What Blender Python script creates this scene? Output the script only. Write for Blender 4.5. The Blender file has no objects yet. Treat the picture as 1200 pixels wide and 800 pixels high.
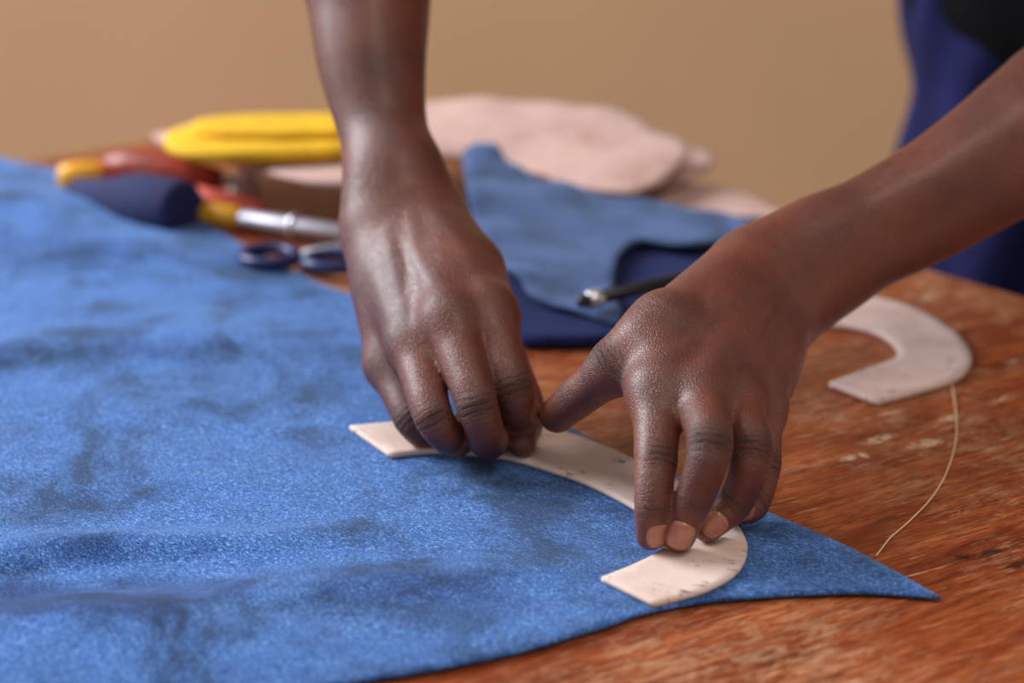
import bpy, bmesh, math, random
import numpy as np
from mathutils import Vector, Matrix, noise
from mathutils.geometry import delaunay_2d_cdt

random.seed(7)
SC = bpy.context.scene
COL = SC.collection
TZ = 0.75            # height of the table top above the floor

# ------------------------------------------------------------------ camera
PITCH = math.radians(20.0)
FPX = 2833.0         # focal length in pixels for a 1200 px wide frame (85 mm)
CAMH = 0.39          # camera height above the table top
cam = bpy.data.cameras.new('camera')
cam.lens = 85.0; cam.sensor_width = 36.0
cam.dof.use_dof = True
cam.dof.focus_distance = 0.938
cam.dof.aperture_fstop = 4.9
cam.clip_start = 0.02
camo = bpy.data.objects.new('camera', cam); COL.objects.link(camo)
camo.location = (0, 0, TZ + CAMH)
camo.rotation_euler = (math.pi/2 - PITCH, 0, 0)
SC.camera = camo

# ------------------------------------------------------------------ light
SC.view_settings.view_transform = 'Standard'
SC.view_settings.look = 'None'
SC.view_settings.exposure = 0.0
SC.view_settings.gamma = 1.0
SC.view_settings.use_curve_mapping = False

world = bpy.data.worlds.new('world'); SC.world = world
world.use_nodes = True
bg = world.node_tree.nodes['Background']
bg.inputs[0].default_value = (1.0, 0.93, 0.87, 1); bg.inputs[1].default_value = 0.45

def area(name, loc, target, size, sizey, power, color):
    l = bpy.data.lights.new(name, 'AREA'); l.shape = 'RECTANGLE'
    l.size = size; l.size_y = sizey; l.energy = power; l.color = color
    o = bpy.data.objects.new(name, l); COL.objects.link(o)
    o.location = loc
    d = Vector(target) - Vector(loc)
    o.rotation_euler = d.to_track_quat('-Z', 'Y').to_euler()
    return o
# daylight from a tall window to the left, somewhat behind the work
area('window_light', (-1.75, 1.75, TZ+1.25), (0.0, 0.95, TZ), 1.1, 1.3, 84, (0.88, 0.93, 1.0))
# ceiling lamp over the table
area('ceiling_lamp', (0.5, 0.2, TZ+1.7), (0.05, 1.0, TZ), 0.6, 0.6, 9, (1.0, 0.9, 0.78))

# ------------------------------------------------------------------ pixel -> place on the table
_C = np.array([0, 0, CAMH]); _F = np.array([0, math.cos(PITCH), -math.sin(PITCH)])
_U = np.array([0, math.sin(PITCH), math.cos(PITCH)]); _X = np.array([1., 0, 0])
def ray(x, y): return _F + (x-600)/FPX*_X - (y-400)/FPX*_U
def G(x, y, z=0.0):
    """measured image position -> point at height z over the table (z relative to the table top)"""
    r = ray(x, y); return _C + r*((z-_C[2])/r[2])
def PY(x, y, Y):
    r = ray(x, y); return _C + r*(Y/r[1])
def PZ(x, Y, z):
    dep = Y*math.cos(PITCH) + (CAMH-z)*math.sin(PITCH)
    return np.array([(x-600)/FPX*dep, Y, z])
def W(p): return Vector((float(p[0]), float(p[1]), float(p[2])+TZ))

# ------------------------------------------------------------------ object helpers
def tag(o, label=None, cat=None, group=None, kind=None):
    if label: o['label'] = label
    if cat: o['category'] = cat
    if group: o['group'] = group
    if kind: o['kind'] = kind
    return o
def empty(name, loc, label, cat, group=None):
    o = bpy.data.objects.new(name, None); COL.objects.link(o); o.location = loc
    o.empty_display_size = 0.02
    return tag(o, label, cat, group)
def link(name, me, mat, parent=None, smooth=True):
    if mat is not None: me.materials.append(mat)
    if smooth:
        me.polygons.foreach_set('use_smooth', [True]*len(me.polygons))
    o = bpy.data.objects.new(name, me); COL.objects.link(o)
    if parent is not None:
        o.parent = parent
        o.matrix_parent_inverse = Matrix.Translation(-Vector(parent.location))
    return o
def mesh(name, V, Fs):
    me = bpy.data.meshes.new(name); me.from_pydata([tuple(map(float, v)) for v in V], [], [tuple(map(int, f)) for f in Fs]); me.update()
    return me
def frame(d):
    d = Vector(d).normalized()
    a = Vector((0, 0, 1)) if abs(d.z) < .9 else Vector((1, 0, 0))
    u = d.cross(a).normalized(); return d, u, u.cross(d).normalized()
def lathe(name, a, b, prof, mat, parent=None, n=24, flat=1.0, sharp=False):
    """surface of revolution from a to b; prof = [(t, r)...]; flat squashes it vertically"""
    a = Vector(a); b = Vector(b); d, u, v = frame(b-a); L = (b-a).length
    V = []; Fs = []
    for t, r in prof:
        for k in range(n):
            an = 2*math.pi*k/n
            V.append(a + d*(t*L) + u*(math.cos(an)*r) + v*(math.sin(an)*r*flat))
    for i in range(len(prof)-1):
        for k in range(n):
            k2 = (k+1) % n
            Fs.append((i*n+k, i*n+k2, (i+1)*n+k2, (i+1)*n+k))
    Fs.append(tuple(range(n))[::-1]); m = (len(prof)-1)*n; Fs.append(tuple(range(m, m+n)))
    me = mesh(name, V, Fs)
    return link(name, me, mat, parent, smooth=not sharp)
def rod(name, a, b, r, mat, parent=None, n=20, flat=1.0, bev=None):
    L = (Vector(b)-Vector(a)).length; e = (bev or r*.25)/L; q = r - (bev or r*.25)
    return lathe(name, a, b, [(0, q*.6), (0, q), (e, r), (1-e, r), (1, q), (1, q*.6)], mat, parent, n, flat)
def tube_path(name, pts, r, mat, parent=None, n=8, closed=False, flat=1.0):
    pts = [Vector(p) for p in pts]; N = len(pts); V = []; Fs = []
    for i, p in enumerate(pts):
        a = pts[(i-1) % N] if (closed or i > 0) else pts[0]
        b = pts[(i+1) % N] if (closed or i < N-1) else pts[-1]
        d = (b-a).normalized(); u = d.cross(Vector((0, 0, 1))).normalized(); v = u.cross(d)
        rr = r[i] if isinstance(r, (list, tuple)) else r
        for k in range(n):
            an = 2*math.pi*k/n; V.append(p + u*math.cos(an)*rr + v*math.sin(an)*rr*flat)
    for i in range(N if closed else N-1):
        j = (i+1) % N
        for k in range(n):
            k2 = (k+1) % n; Fs.append((i*n+k, i*n+k2, j*n+k2, j*n+k))
    if not closed: Fs.append(tuple(range(n))[::-1]); Fs.append(tuple(range((N-1)*n, N*n)))
    return link(name, mesh(name, V, Fs), mat, parent)
def box(name, c, size, mat, parent=None, rot=0.0, bev=0.0):
    bm = bmesh.new(); bmesh.ops.create_cube(bm, size=1)
    bmesh.ops.scale(bm, vec=size, verts=bm.verts)
    if bev: bmesh.ops.bevel(bm, geom=bm.edges[:], offset=bev, segments=2, affect='EDGES')
    bmesh.ops.rotate(bm, cent=(0, 0, 0), matrix=Matrix.Rotation(rot, 3, 'Z'), verts=bm.verts)
    bmesh.ops.translate(bm, vec=c, verts=bm.verts)
    me = bpy.data.meshes.new(name); bm.to_mesh(me); bm.free()
    return link(name, me, mat, parent, smooth=False)

def spline(pts, step=0.004):
    """closed outline through pts; a point flagged corner stays sharp. pts: (x, y, z, corner)"""
    n = len(pts); out = []
    P = [Vector(p[:3]) for p in pts]; K = [p[3] for p in pts]
    for i in range(n):
        p1, p2 = P[i], P[(i+1) % n]
        p0 = P[i-1] if not K[i] else p1*2-p2
        p3 = P[(i+2) % n] if not K[(i+1) % n] else p2*2-p1
        m = max(1, int(round((p2-p1).length/step)))
        for j in range(m):
            t = j/m
            out.append(0.5*((2*p1)+(p2-p0)*t+(2*p0-5*p1+4*p2-p3)*t*t+(3*p1-p0-3*p2+p3)*t**3))
    return out

def sheet(name, px, thick, mat, parent=None, step=0.004, z0=0.0, zfn=None, edge_step=None, corners=()):
    """a limp sheet. px: list of (image x, image y[, height]) measured on the photograph, cut out and given thickness.
    corners: indices of the sharp corners"""
    pts = []
    for i, q in enumerate(px):
        z = q[2] if len(q) > 2 else z0
        g = G(q[0], q[1], z); pts.append((g[0], g[1], z, i in corners))
    zc = np.array([[p[0], p[1], p[2]] for p in pts])
    out = spline(pts, edge_step or step)
    B = np.array([[p.x, p.y] for p in out]); n = len(B)
    lo = B.min(0); hi = B.max(0)
    gx = np.arange(lo[0], hi[0], step); gy = np.arange(lo[1], hi[1], step*.87)
    X, Y = np.meshgrid(gx, gy); X = X + (np.arange(len(gy)) % 2)[:, None]*step/2
    Q = np.stack([X.ravel(), Y.ravel()], 1)
    A0 = B; A1 = np.roll(B, -1, 0)
    ins = np.zeros(len(Q), bool); dist = np.full(len(Q), 1e9)
    for a, b in zip(A0, A1):
        c = ((a[1] > Q[:, 1]) != (b[1] > Q[:, 1]))
        if a[1] != b[1]:
            ins ^= c & (Q[:, 0] < (b[0]-a[0])*(Q[:, 1]-a[1])/(b[1]-a[1])+a[0])
        ab = b-a; t = np.clip(((Q-a)@ab)/max(ab@ab, 1e-12), 0, 1)
        dist = np.minimum(dist, np.hypot(*(Q-a-t[:, None]*ab).T))
    Q = Q[ins & (dist > step*.45)]
    verts = [Vector(p) for p in B] + [Vector(p) for p in Q]
    r = delaunay_2d_cdt(verts, [(i, (i+1) % n) for i in range(n)], [], 1, 1e-7)
    V2 = np.array([[v.x, v.y] for v in r[0]]); T = r[2]
    # heights: inverse distance from the outline's heights
    if zc[:, 2].std() > 1e-6:
        d = np.hypot(V2[:, 0, None]-zc[None, :, 0], V2[:, 1, None]-zc[None, :, 1])+1e-4
        w = d**-2.5; Z = (w*zc[None, :, 2]).sum(1)/w.sum(1)
    else: Z = np.full(len(V2), zc[0, 2])
    if zfn: Z = Z + np.array([zfn(x, y) for x, y in V2])
    N = len(V2)
    V = [(x, y, z+thick+TZ) for (x, y), z in zip(V2, Z)] + [(x, y, z+TZ) for (x, y), z in zip(V2, Z)]
    Fs = []
    cnt = {}
    for t in T:
        a, b, c = t
        if (V2[b][0]-V2[a][0])*(V2[c][1]-V2[a][1])-(V2[b][1]-V2[a][1])*(V2[c][0]-V2[a][0]) < 0: t = (a, c, b)
        Fs.append(tuple(t)); Fs.append((t[0]+N, t[2]+N, t[1]+N))
        for i in range(3):
            e = (t[i], t[(i+1) % 3]); cnt[e] = 1
    mids = {}
    for (a, b) in list(cnt):
        if (b, a) not in cnt:
            d = V2[b]-V2[a]; nn = np.array([d[1], -d[0]]); nn = nn/max(np.linalg.norm(nn), 1e-9)
            for k in (a, b): mids.setdefault(k, []).append(nn)
    mi = {}
    for k, l in mids.items():
        nn = sum(l)/len(l); mi[k] = len(V)
        V.append((V2[k][0]+nn[0]*thick*.22, V2[k][1]+nn[1]*thick*.22, Z[k]+thick*.5+TZ))
    for (a, b) in list(cnt):
        if (b, a) not in cnt:
            Fs.append((b, a, mi[a], mi[b])); Fs.append((mi[b], mi[a], a+N, b+N))
    me = mesh(name, V, Fs)
    return link(name, me, mat, parent)

# ------------------------------------------------------------------ implicit surface (smooth-joined tapering limbs -> one mesh)
def smin(a, b, k):
    h = np.maximum(k-np.abs(a-b), 0)/k
    return np.minimum(a, b)-h*h*k*.25
class Field:
    """groups of round cones. group = (k inside, k to the rest, [cones])"""
    def __init__(s): s.groups = []
    def add(s, kin, kout, cones, flat=None): s.groups.append((kin, kout, [(np.array(a, float), np.array(b, float), ra, rb) for a, b, ra, rb in cones]))
    def ev(s, P, lo=None, hi=None):
        tot = None
        for kin, kout, cones in s.groups:
            d = None
            for a, b, ra, rb in cones:
                m = max(ra, rb)+.03
                if lo is not None and (np.any(np.minimum(a, b)-m > hi) or np.any(np.maximum(a, b)+m < lo)): continue
                ba = b-a; L = max(ba@ba, 1e-12)
                q = P-a
                t = np.clip((q@ba)/L, 0, 1)
                e = q-t[..., None]*ba
                dd = np.sqrt((e*e).sum(-1))-(ra+t*(rb-ra))
                d = dd if d is None else smin(d, dd, kin)
            if d is None: continue
            tot = d if tot is None else smin(tot, d, kout)
        return tot
def chain(pts, rad, sub=3, bulge=None):
    """smooth limb through pts with radii rad, as short cones"""
    P = [np.array(p, float) for p in pts]; n = len(P); out = []
    C = []; R = []
    for i in range(n-1):
        p1, p2 = P[i], P[i+1]; p0 = P[i-1] if i else 2*p1-p2; p3 = P[i+2] if i+2 < n else 2*p2-p1
        r1, r2 = rad[i], rad[i+1]; r0 = rad[i-1] if i else r1; r3 = rad[i+2] if i+2 < n else r2
        for j in range(sub):
            t = j/sub; cr = lambda a, b, c, d: 0.5*((2*b)+(c-a)*t+(2*a-5*b+4*c-d)*t*t+(3*b-a-3*c+d)*t**3)
            C.append(cr(p0, p1, p2, p3)); R.append(cr(r0, r1, r2, r3)*(1-(bulge or 0)*math.sin(math.pi*t)))
    C.append(P[-1]); R.append(rad[-1])
    return [(C[i], C[i+1], R[i], R[i+1]) for i in range(len(C)-1)]
def surface_nets(fld, h, extra=None, nb=20):
    """extra(P, d) may modify the field"""
    blocks = set()
    for kin, kout, cones in fld.groups:
        for a, b, ra, rb in cones:
            L = np.linalg.norm(b-a); m = max(ra, rb)+.012
            for t in np.linspace(0, 1, int(L/(nb*h*.5))+2):
                c = a+(b-a)*t
                i0 = np.floor((c-m)/(nb*h)).astype(int); i1 = np.floor((c+m)/(nb*h)).astype(int)
                for i in range(i0[0], i1[0]+1):
                    for j in range(i0[1], i1[1]+1):
                        for k in range(i0[2], i1[2]+1): blocks.add((i, j, k))
    OFF = 4096; M = 16384
    ids_all = []; pos_all = []; quads = []
    half = nb*h*.5; diag = half*1.733
    offs = [(0, 0, 0), (1, 0, 0), (0, 1, 0), (1, 1, 0), (0, 0, 1), (1, 0, 1), (0, 1, 1), (1, 1, 1)]
    def gid(I): return ((I[..., 0]+OFF)*M+(I[..., 1]+OFF))*M+(I[..., 2]+OFF)
    for bk in sorted(blocks):
        bk = np.array(bk); i0 = bk*nb
        lo = i0*h; hi = (i0+nb+1)*h
        c = fld.ev((lo+half)[None, :])[0]
        if abs(c) > diag+.008: continue
        ax = np.arange(nb+1)
        I = np.stack(np.meshgrid(ax, ax, ax, indexing='ij'), -1)
        P = (I+i0)*h
        D = fld.ev(P, lo, hi)
        if D is None: continue
        if extra: D = extra(P, D)
        S = D < 0
        if S.all() or not S.any(): continue
        n = nb
        cnt = np.zeros((n, n, n), int)
        for o in offs: cnt += S[o[0]:o[0]+n, o[1]:o[1]+n, o[2]:o[2]+n]
        act = (cnt > 0) & (cnt < 8)
        A = np.argwhere(act)
        if len(A):
            acc = np.zeros((len(A), 3)); num = np.zeros(len(A))
            for ei, o in enumerate(offs):
                for axs in range(3):
                    if o[axs]: continue
                    o2 = list(o); o2[axs] = 1
                    p = A+np.array(o); q = A+np.array(o2)
                    dp = D[p[:, 0], p[:, 1], p[:, 2]]; dq = D[q[:, 0], q[:, 1], q[:, 2]]
                    cr = (dp < 0) != (dq < 0)
                    t = np.where(cr, dp/np.where(cr, dp-dq, 1), 0)
                    x = p.astype(float); x[:, axs] += t
                    acc += np.where(cr[:, None], x, 0); num += cr
            ids_all.append(gid(A+i0)); pos_all.append((acc/num[:, None]+i0)*h)
        for axs in range(3):
            s0 = S[:n, :n, :n]
            sl = [slice(0, n)]*3; sl[axs] = slice(1, n+1)
            s1 = S[tuple(sl)]
            E = np.argwhere(s0 != s1)
            if not len(E): continue
            ins = s0[E[:, 0], E[:, 1], E[:, 2]]
            u = (axs+1) % 3; v = (axs+2) % 3
            du = np.zeros(3, int); du[u] = 1; dv = np.zeros(3, int); dv[v] = 1
            g = E+i0
            q = np.stack([gid(g-du-dv), gid(g-dv), gid(g), gid(g-du)], 1)
            q[~ins] = q[~ins][:, ::-1]
            quads.append(q)
    ids = np.concatenate(ids_all); pos = np.concatenate(pos_all); Q = np.concatenate(quads)
    o = np.argsort(ids); ids = ids[o]; pos = pos[o]
    idx = np.searchsorted(ids, Q); idx = np.clip(idx, 0, len(ids)-1)
    ok = (ids[idx] == Q).all(1)
    if (~ok).sum(): print('NETS missing', (~ok).sum(), 'first', pos[idx[~ok][0][0]])
    return pos, idx[ok]
def mesh_np(name, V, Q):
    me = bpy.data.meshes.new(name)
    me.vertices.add(len(V)); me.vertices.foreach_set('co', V.astype(np.float32).ravel())
    me.loops.add(Q.size); me.loops.foreach_set('vertex_index', Q.astype(np.int32).ravel())
    me.polygons.add(len(Q)); me.polygons.foreach_set('loop_start', np.arange(0, Q.size, 4, dtype=np.int32))
    me.update(calc_edges=True); me.validate()
    return me

# ------------------------------------------------------------------ materials
def srgb(r, g, b):
    f = lambda c: (c/255/12.92) if c/255 <= .04045 else ((c/255+.055)/1.055)**2.4
    return (f(r), f(g), f(b), 1)
class NT:
    def __init__(s, name):
        s.m = bpy.data.materials.new(name); s.m.use_nodes = True
        s.t = s.m.node_tree; s.b = s.t.nodes['Principled BSDF']
    def n(s, typ, **kw):
        x = s.t.nodes.new(typ)
        for k, v in kw.items():
            if k in x.inputs: x.inputs[k].default_value = v
            else: setattr(x, k, v)
        return x
    def l(s, a, b): s.t.links.new(a, b)
    def coord(s, scale=(1, 1, 1), rot=(0, 0, 0), loc=(0, 0, 0)):
        g = s.n('ShaderNodeTexCoord'); v = g.outputs['Object']
        if any(rot) or any(loc):
            m0 = s.n('ShaderNodeMapping'); m0.inputs['Rotation'].default_value = rot; m0.inputs['Location'].default_value = loc
            s.l(v, m0.inputs[0]); v = m0.outputs[0]
        mp = s.n('ShaderNodeMapping'); mp.inputs['Scale'].default_value = scale
        s.l(v, mp.inputs[0]); return mp.outputs[0]
    def noise(s, v, scale, detail=4, rough=.55, dist=0):
        x = s.n('ShaderNodeTexNoise'); x.inputs['Scale'].default_value = scale; x.inputs['Detail'].default_value = detail
        x.inputs['Roughness'].default_value = rough; x.inputs['Distortion'].default_value = dist
        s.l(v, x.inputs['Vector']); return x.outputs[0]
    def ramp(s, f, stops):
        x = s.n('ShaderNodeValToRGB'); r = x.color_ramp
        while len(r.elements) < len(stops): r.elements.new(.5)
        for e, (p, c) in zip(r.elements, stops): e.position = p; e.color = c if len(c) == 4 else (*c, 1)
        s.l(f, x.inputs[0]); return x.outputs[0]
    def mix(s, f, a, b, mode='MIX'):
        x = s.n('ShaderNodeMix', data_type='RGBA', blend_type=mode)
        for i, v in ((0, f), (6, a), (7, b)):
            if hasattr(v, 'links'): s.l(v, x.inputs[i])
            else: x.inputs[i].default_value = v
        return x.outputs[2]
    def math(s, op, a, b=0.0, c=None, clamp=False):
        x = s.n('ShaderNodeMath', operation=op, use_clamp=clamp)
        for i, v in ((0, a), (1, b), (2, c)):
            if v is None: continue
            if hasattr(v, 'links'): s.l(v, x.inputs[i])
            else: x.inputs[i].default_value = v
        return x.outputs[0]
    def bump(s, h, strength, dist, nrm=None):
        x = s.n('ShaderNodeBump'); x.inputs['Strength'].default_value = strength; x.inputs['Distance'].default_value = dist
        s.l(h, x.inputs['Height'])
        if nrm is not None: s.l(nrm, x.inputs['Normal'])
        return x.outputs[0]
    def set(s, **kw):
        for k, v in kw.items():
            k = k.replace('_', ' ')
            if hasattr(v, 'links'): s.l(v, s.b.inputs[k])
            else: s.b.inputs[k].default_value = v
        return s
G1 = lambda v: (v, v, v, 1)

def m_suede(name, dark, mid, light, patch=1.0, sheen=.4, shade_spots=()):
    s = NT(name); c = s.coord()
    f = s.noise(c, 1500, 3, .75)
    c2 = s.coord(scale=(1, 2.2, 1), rot=(0, 0, .6))
    f2 = s.noise(c2, 600, 3, .6)
    f = s.math('MULTIPLY_ADD', f2, .45, s.math('MULTIPLY', f, .55))
    col = s.ramp(f, [(.39, dark), (.465, mid), (.53, mid), (.61, light)])
    p = s.noise(c, 13, 6, .68, .9)
    p2 = s.noise(c, 42, 4, .6, .3)
    pp = s.math('MULTIPLY_ADD', p2, .35, s.math('MULTIPLY', p, .65))
    dk = s.ramp(pp, [(.39, G1(.32)), (.46, G1(.72)), (.52, G1(1.0)), (.60, G1(1.14))])
    col = s.mix(patch, col, dk, 'MULTIPLY')
    for px, py, r, st in shade_spots:      # shade of folds and dips, painted into the suede colour
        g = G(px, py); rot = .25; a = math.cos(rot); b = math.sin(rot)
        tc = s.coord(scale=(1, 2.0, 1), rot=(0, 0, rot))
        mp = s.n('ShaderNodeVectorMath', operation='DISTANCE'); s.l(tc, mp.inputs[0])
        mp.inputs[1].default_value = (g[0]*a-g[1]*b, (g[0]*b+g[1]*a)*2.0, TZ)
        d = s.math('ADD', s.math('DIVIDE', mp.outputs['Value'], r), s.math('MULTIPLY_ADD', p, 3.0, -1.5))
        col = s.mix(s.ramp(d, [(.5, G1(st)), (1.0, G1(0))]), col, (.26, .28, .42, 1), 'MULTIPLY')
    b = s.bump(f, .55, .0006); b = s.bump(p2, .25, .0018, b)
    s.set(Base_Color=col, Roughness=.93, Normal=b, Sheen_Weight=sheen, Sheen_Roughness=.45, Sheen_Tint=(.45, .66, 1, 1), Specular_IOR_Level=.15)
    return s.m
M = {}
M['suede'] = m_suede('blue_suede', srgb(10, 18, 54), srgb(56, 96, 166), srgb(136, 184, 238), shade_spots=[(30, 715, .065, .85), (180, 700, .045, .7), (480, 700, .055, .55), (110, 660, .022, .6), (60, 300, .07, .5), (290, 320, .05, .5), (200, 420, .04, .4), (690, 640, .02, .25), (600, 560, .03, .3), (930, 630, .022, .35)])
M['suede_mid'] = m_suede('grey_blue_suede', srgb(44, 54, 90), srgb(74, 92, 134), srgb(106, 132, 178), .8, .25)
M['suede_navy'] = m_suede('navy_suede', srgb(14, 14, 44), srgb(26, 30, 76), srgb(40, 46, 100), .5, .08)

def m_leather(name, base, tint, smudge=.5, marks=True):
    s = NT(name); c = s.coord()
    f = s.noise(c, 30, 5, .6, .4)
    col = s.ramp(f, [(.3, tint), (.55, base), (.8, base)])
    if marks:
        c2 = s.coord(scale=(1, 1.7, 1), rot=(0, 0, .4))
        a = s.noise(c2, 190, 5, .7, .5); b2 = s.noise(c, 45, 3, .5)
        mk = s.math('MULTIPLY', s.ramp(a, [(.54, G1(0)), (.64, G1(1))]), s.ramp(b2, [(.49, G1(0)), (.58, G1(1))]))
        mk = s.math('MULTIPLY', mk, smudge)
        col = s.mix(mk, col, srgb(84, 66, 96))
    g = s.noise(c, 900, 3, .6)
    s.set(Base_Color=col, Roughness=.62, Normal=s.bump(g, .25, .0004), Specular_IOR_Level=.3, Sheen_Weight=.1)
    return s.m
M['leather'] = m_leather('pale_veg_leather', srgb(224, 202, 192), srgb(212, 182, 166), 1.0)
M['leather2'] = m_leather('greyish_pale_leather', srgb(212, 184, 176), srgb(196, 160, 148), .8)
M['pink'] = m_leather('pink_leather', srgb(206, 170, 160), srgb(184, 142, 130), .45)

# varnished worn wood
def m_wood():
    s = NT('worn_varnished_wood'); R = -math.radians(34)
    c = s.coord(scale=(1, 7, 1), rot=(0, 0, R))
    cf = s.coord(scale=(1, 22, 1), rot=(0, 0, R))
    cr = s.coord()
    f1 = s.noise(c, 9, 6, .7, 1.2)
    col = s.ramp(f1, [(.30, srgb(96, 36, 14)), (.43, srgb(140, 62, 26)), (.56, srgb(168, 86, 42)), (.72, srgb(192, 116, 66))])
    cg = s.coord(scale=(1, 9, 1), rot=(0, 0, R))
    f2 = s.noise(cg, 75, 5, .75, .4)
    col = s.mix(s.ramp(f2, [(.40, G1(.75)), (.56, G1(0))]), col, srgb(96, 36, 16))
    w1 = s.noise(cg, 60, 6, .8, .8); w2 = s.noise(cr, 9, 4, .6, .5)
    patch = s.ramp(w2, [(.44, G1(.06)), (.58, G1(1))])
    scr = s.ramp(w1, [(.52, G1(0)), (.60, G1(1))])
    sc = s.math('MULTIPLY', s.math('MULTIPLY', scr, patch), .72)
    col = s.mix(sc, col, srgb(204, 156, 118))
    w3 = s.noise(s.coord(scale=(1, 1.8, 1), rot=(0, 0, R)), 60, 7, .8, .9)
    blot = s.math('MULTIPLY', s.ramp(w3, [(.50, G1(0)), (.57, G1(1))]), s.ramp(w2, [(.46, G1(0)), (.58, G1(.6))]))
    col = s.mix(blot, col, srgb(180, 136, 102))
    vs = s.noise(s.coord(scale=(1, 30, 1), rot=(0, 0, R+.05)), 26, 3, .7, .2)
    col = s.mix(s.ramp(vs, [(.655, G1(0)), (.69, G1(.75))]), col, srgb(232, 186, 146))
    vd = s.noise(s.coord(scale=(1, 26, 1), rot=(0, 0, R-.04), loc=(3, 1, 0)), 30, 3, .7, .2)
    col = s.mix(s.ramp(vd, [(.63, G1(0)), (.68, G1(.7))]), col, srgb(66, 24, 10))
    # bare patches and pits with a place of their own: (x, y, size, light?)
    sp = [(1086, 348, .0085, 1), (1068, 345, .004, 1), (1185, 424, .0045, 1), (1172, 468, .007, 1), (1115, 490, .006, 1), (1085, 520, .009, 1), (1030, 515, .008, 1), (1000, 535, .006, 1),
          (1160, 648, .008, 0), (1190, 662, .006, 0), (1120, 655, .005, 0)]
    brk = s.ramp(s.noise(cr, 260, 5, .75), [(.44, G1(.05)), (.54, G1(1))])
    for px, py, r, li in sp:
        g = G(px, py)
        mp = s.n('ShaderNodeVectorMath', operation='DISTANCE')
        # distance, stretched along the grain
        a = math.cos(R); b = math.sin(R)
        tc = s.coord(scale=(1, 2.6, 1), rot=(0, 0, R))
        s.l(tc, mp.inputs[0])
        mp.inputs[1].default_value = (g[0]*a-g[1]*b, (g[0]*b+g[1]*a)*2.6, TZ)
        d = s.math('ADD', s.math('DIVIDE', mp.outputs['Value'], r*1.5), s.math('MULTIPLY_ADD', w3, 5.0, -2.3))
        k = s.ramp(d, [(.45, G1(.75)), (1.0, G1(0))])
        if li: k = s.math('MULTIPLY', k, brk)
        col = s.mix(k, col, srgb(232, 200, 172) if li else srgb(40, 14, 6))
    h = s.math('MULTIPLY_ADD', f2, .5, w1)
    rg = s.ramp(sc, [(0, G1(.36)), (.5, G1(.62))])
    s.set(Base_Color=col, Roughness=rg, Normal=s.bump(h, .22, .0012), Specular_IOR_Level=.42)
    return s.m
M['wood'] = m_wood()

def m_skin():
    s = NT('dark_brown_skin')
    at = s.n('ShaderNodeAttribute', attribute_name='crease')     # R: mm along the finger from the joint, G: strength, B: palm side
    sep = s.n('ShaderNodeSeparateXYZ'); s.l(at.outputs['Vector'], sep.inputs[0])
    sm, k, pa = sep.outputs
    c = s.coord()
    n1 = s.noise(c, 140, 3, .5)
    n2 = s.noise(c, 420, 4, .6)
    n3 = s.noise(c, 260, 2, .5)
    def lines(freq, off, amt, sharp):
        ph = s.math('ADD', s.math('MULTIPLY_ADD', sm, freq, off), s.math('MULTIPLY', n1, amt))
        ph = s.math('ADD', ph, s.math('MULTIPLY', n2, amt*.35))
        wv = s.math('POWER', s.math('MULTIPLY_ADD', s.math('SINE', ph), .5, .5), sharp)
        return s.math('SUBTRACT', 1.0, wv)
    br = s.ramp(n3, [(.38, G1(.15)), (.55, G1(1))])        # lines break up
    g1_ = s.math('MULTIPLY', lines(2.1, 0, 7, .25), br)
    g2_ = s.math('MULTIPLY', lines(3.3, 1.0, 11, .2), s.math('SUBTRACT', 1.1, br))
    groove = s.math('MULTIPLY', s.math('MAXIMUM', g1_, g2_), k, clamp=True)
    vo = s.n('ShaderNodeTexVoronoi', feature='DISTANCE_TO_EDGE'); vo.inputs['Scale'].default_value = 760
    s.l(s.coord(scale=(1, 1, 1.5)), vo.inputs['Vector'])
    cell = s.ramp(vo.outputs['Distance'], [(0, G1(0)), (.12, G1(.8)), (.3, G1(1))])
    big = s.noise(c, 26, 4, .6)
    base = s.ramp(big, [(.3, srgb(80, 31, 15)), (.5, srgb(104, 44, 22)), (.7, srgb(124, 57, 30))])
    base = s.mix(pa, base, srgb(150, 80, 46))
    base = s.mix(s.math('MULTIPLY', k, .38), base, srgb(38, 15, 10))
    base = s.mix(s.math('MULTIPLY', groove, 1.5, clamp=True), base, srgb(26, 10, 8))
    base = s.mix(s.ramp(n2, [(.35, G1(.25)), (.6, G1(0))]), base, srgb(70, 34, 26))
    b = s.bump(cell, .5, .0003)
    b = s.bump(n2, .22, .0004, b)
    h = s.math('SUBTRACT', 1.0, groove)
    b = s.bump(h, .7, .0007, b)
    rgh = s.math('MULTIPLY_ADD', k, .25, .46, clamp=True)
    s.set(Base_Color=base, Roughness=rgh, Normal=b, Specular_IOR_Level=.62,
          Subsurface_Weight=.05, Subsurface_Radius=(.006, .002, .001), Subsurface_Scale=.6,
          Coat_Weight=s.math('MULTIPLY_ADD', k, -.24, .24, clamp=True), Coat_Roughness=.38, Sheen_Weight=.03, Sheen_Tint=(.85, .8, 1, 1))
    return s.m
M['skin'] = m_skin()
def plain(name, col, rough=.5, metal=0, spec=.5, coat=0, noise_amt=.12, nscale=60, **kw):
    s = NT(name); c = s.coord(); f = s.noise(c, nscale, 4, .6)
    lo = tuple(x*(1-noise_amt*2) for x in col[:3])+(1,); hi = tuple(min(1, x*(1+noise_amt)) for x in col[:3])+(1,)
    s.set(Base_Color=s.ramp(f, [(.3, lo), (.7, hi)]), Roughness=rough, Metallic=metal, Specular_IOR_Level=spec, Coat_Weight=coat)
    for k, v in kw.items(): s.set(**{k: v})
    return s.m
M['nail'] = plain('fingernail', srgb(170, 106, 82), .22, coat=.4, noise_amt=.1, nscale=300)
M['nail_pale'] = plain('pale_nail', srgb(196, 148, 128), .3, coat=.4)
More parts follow.
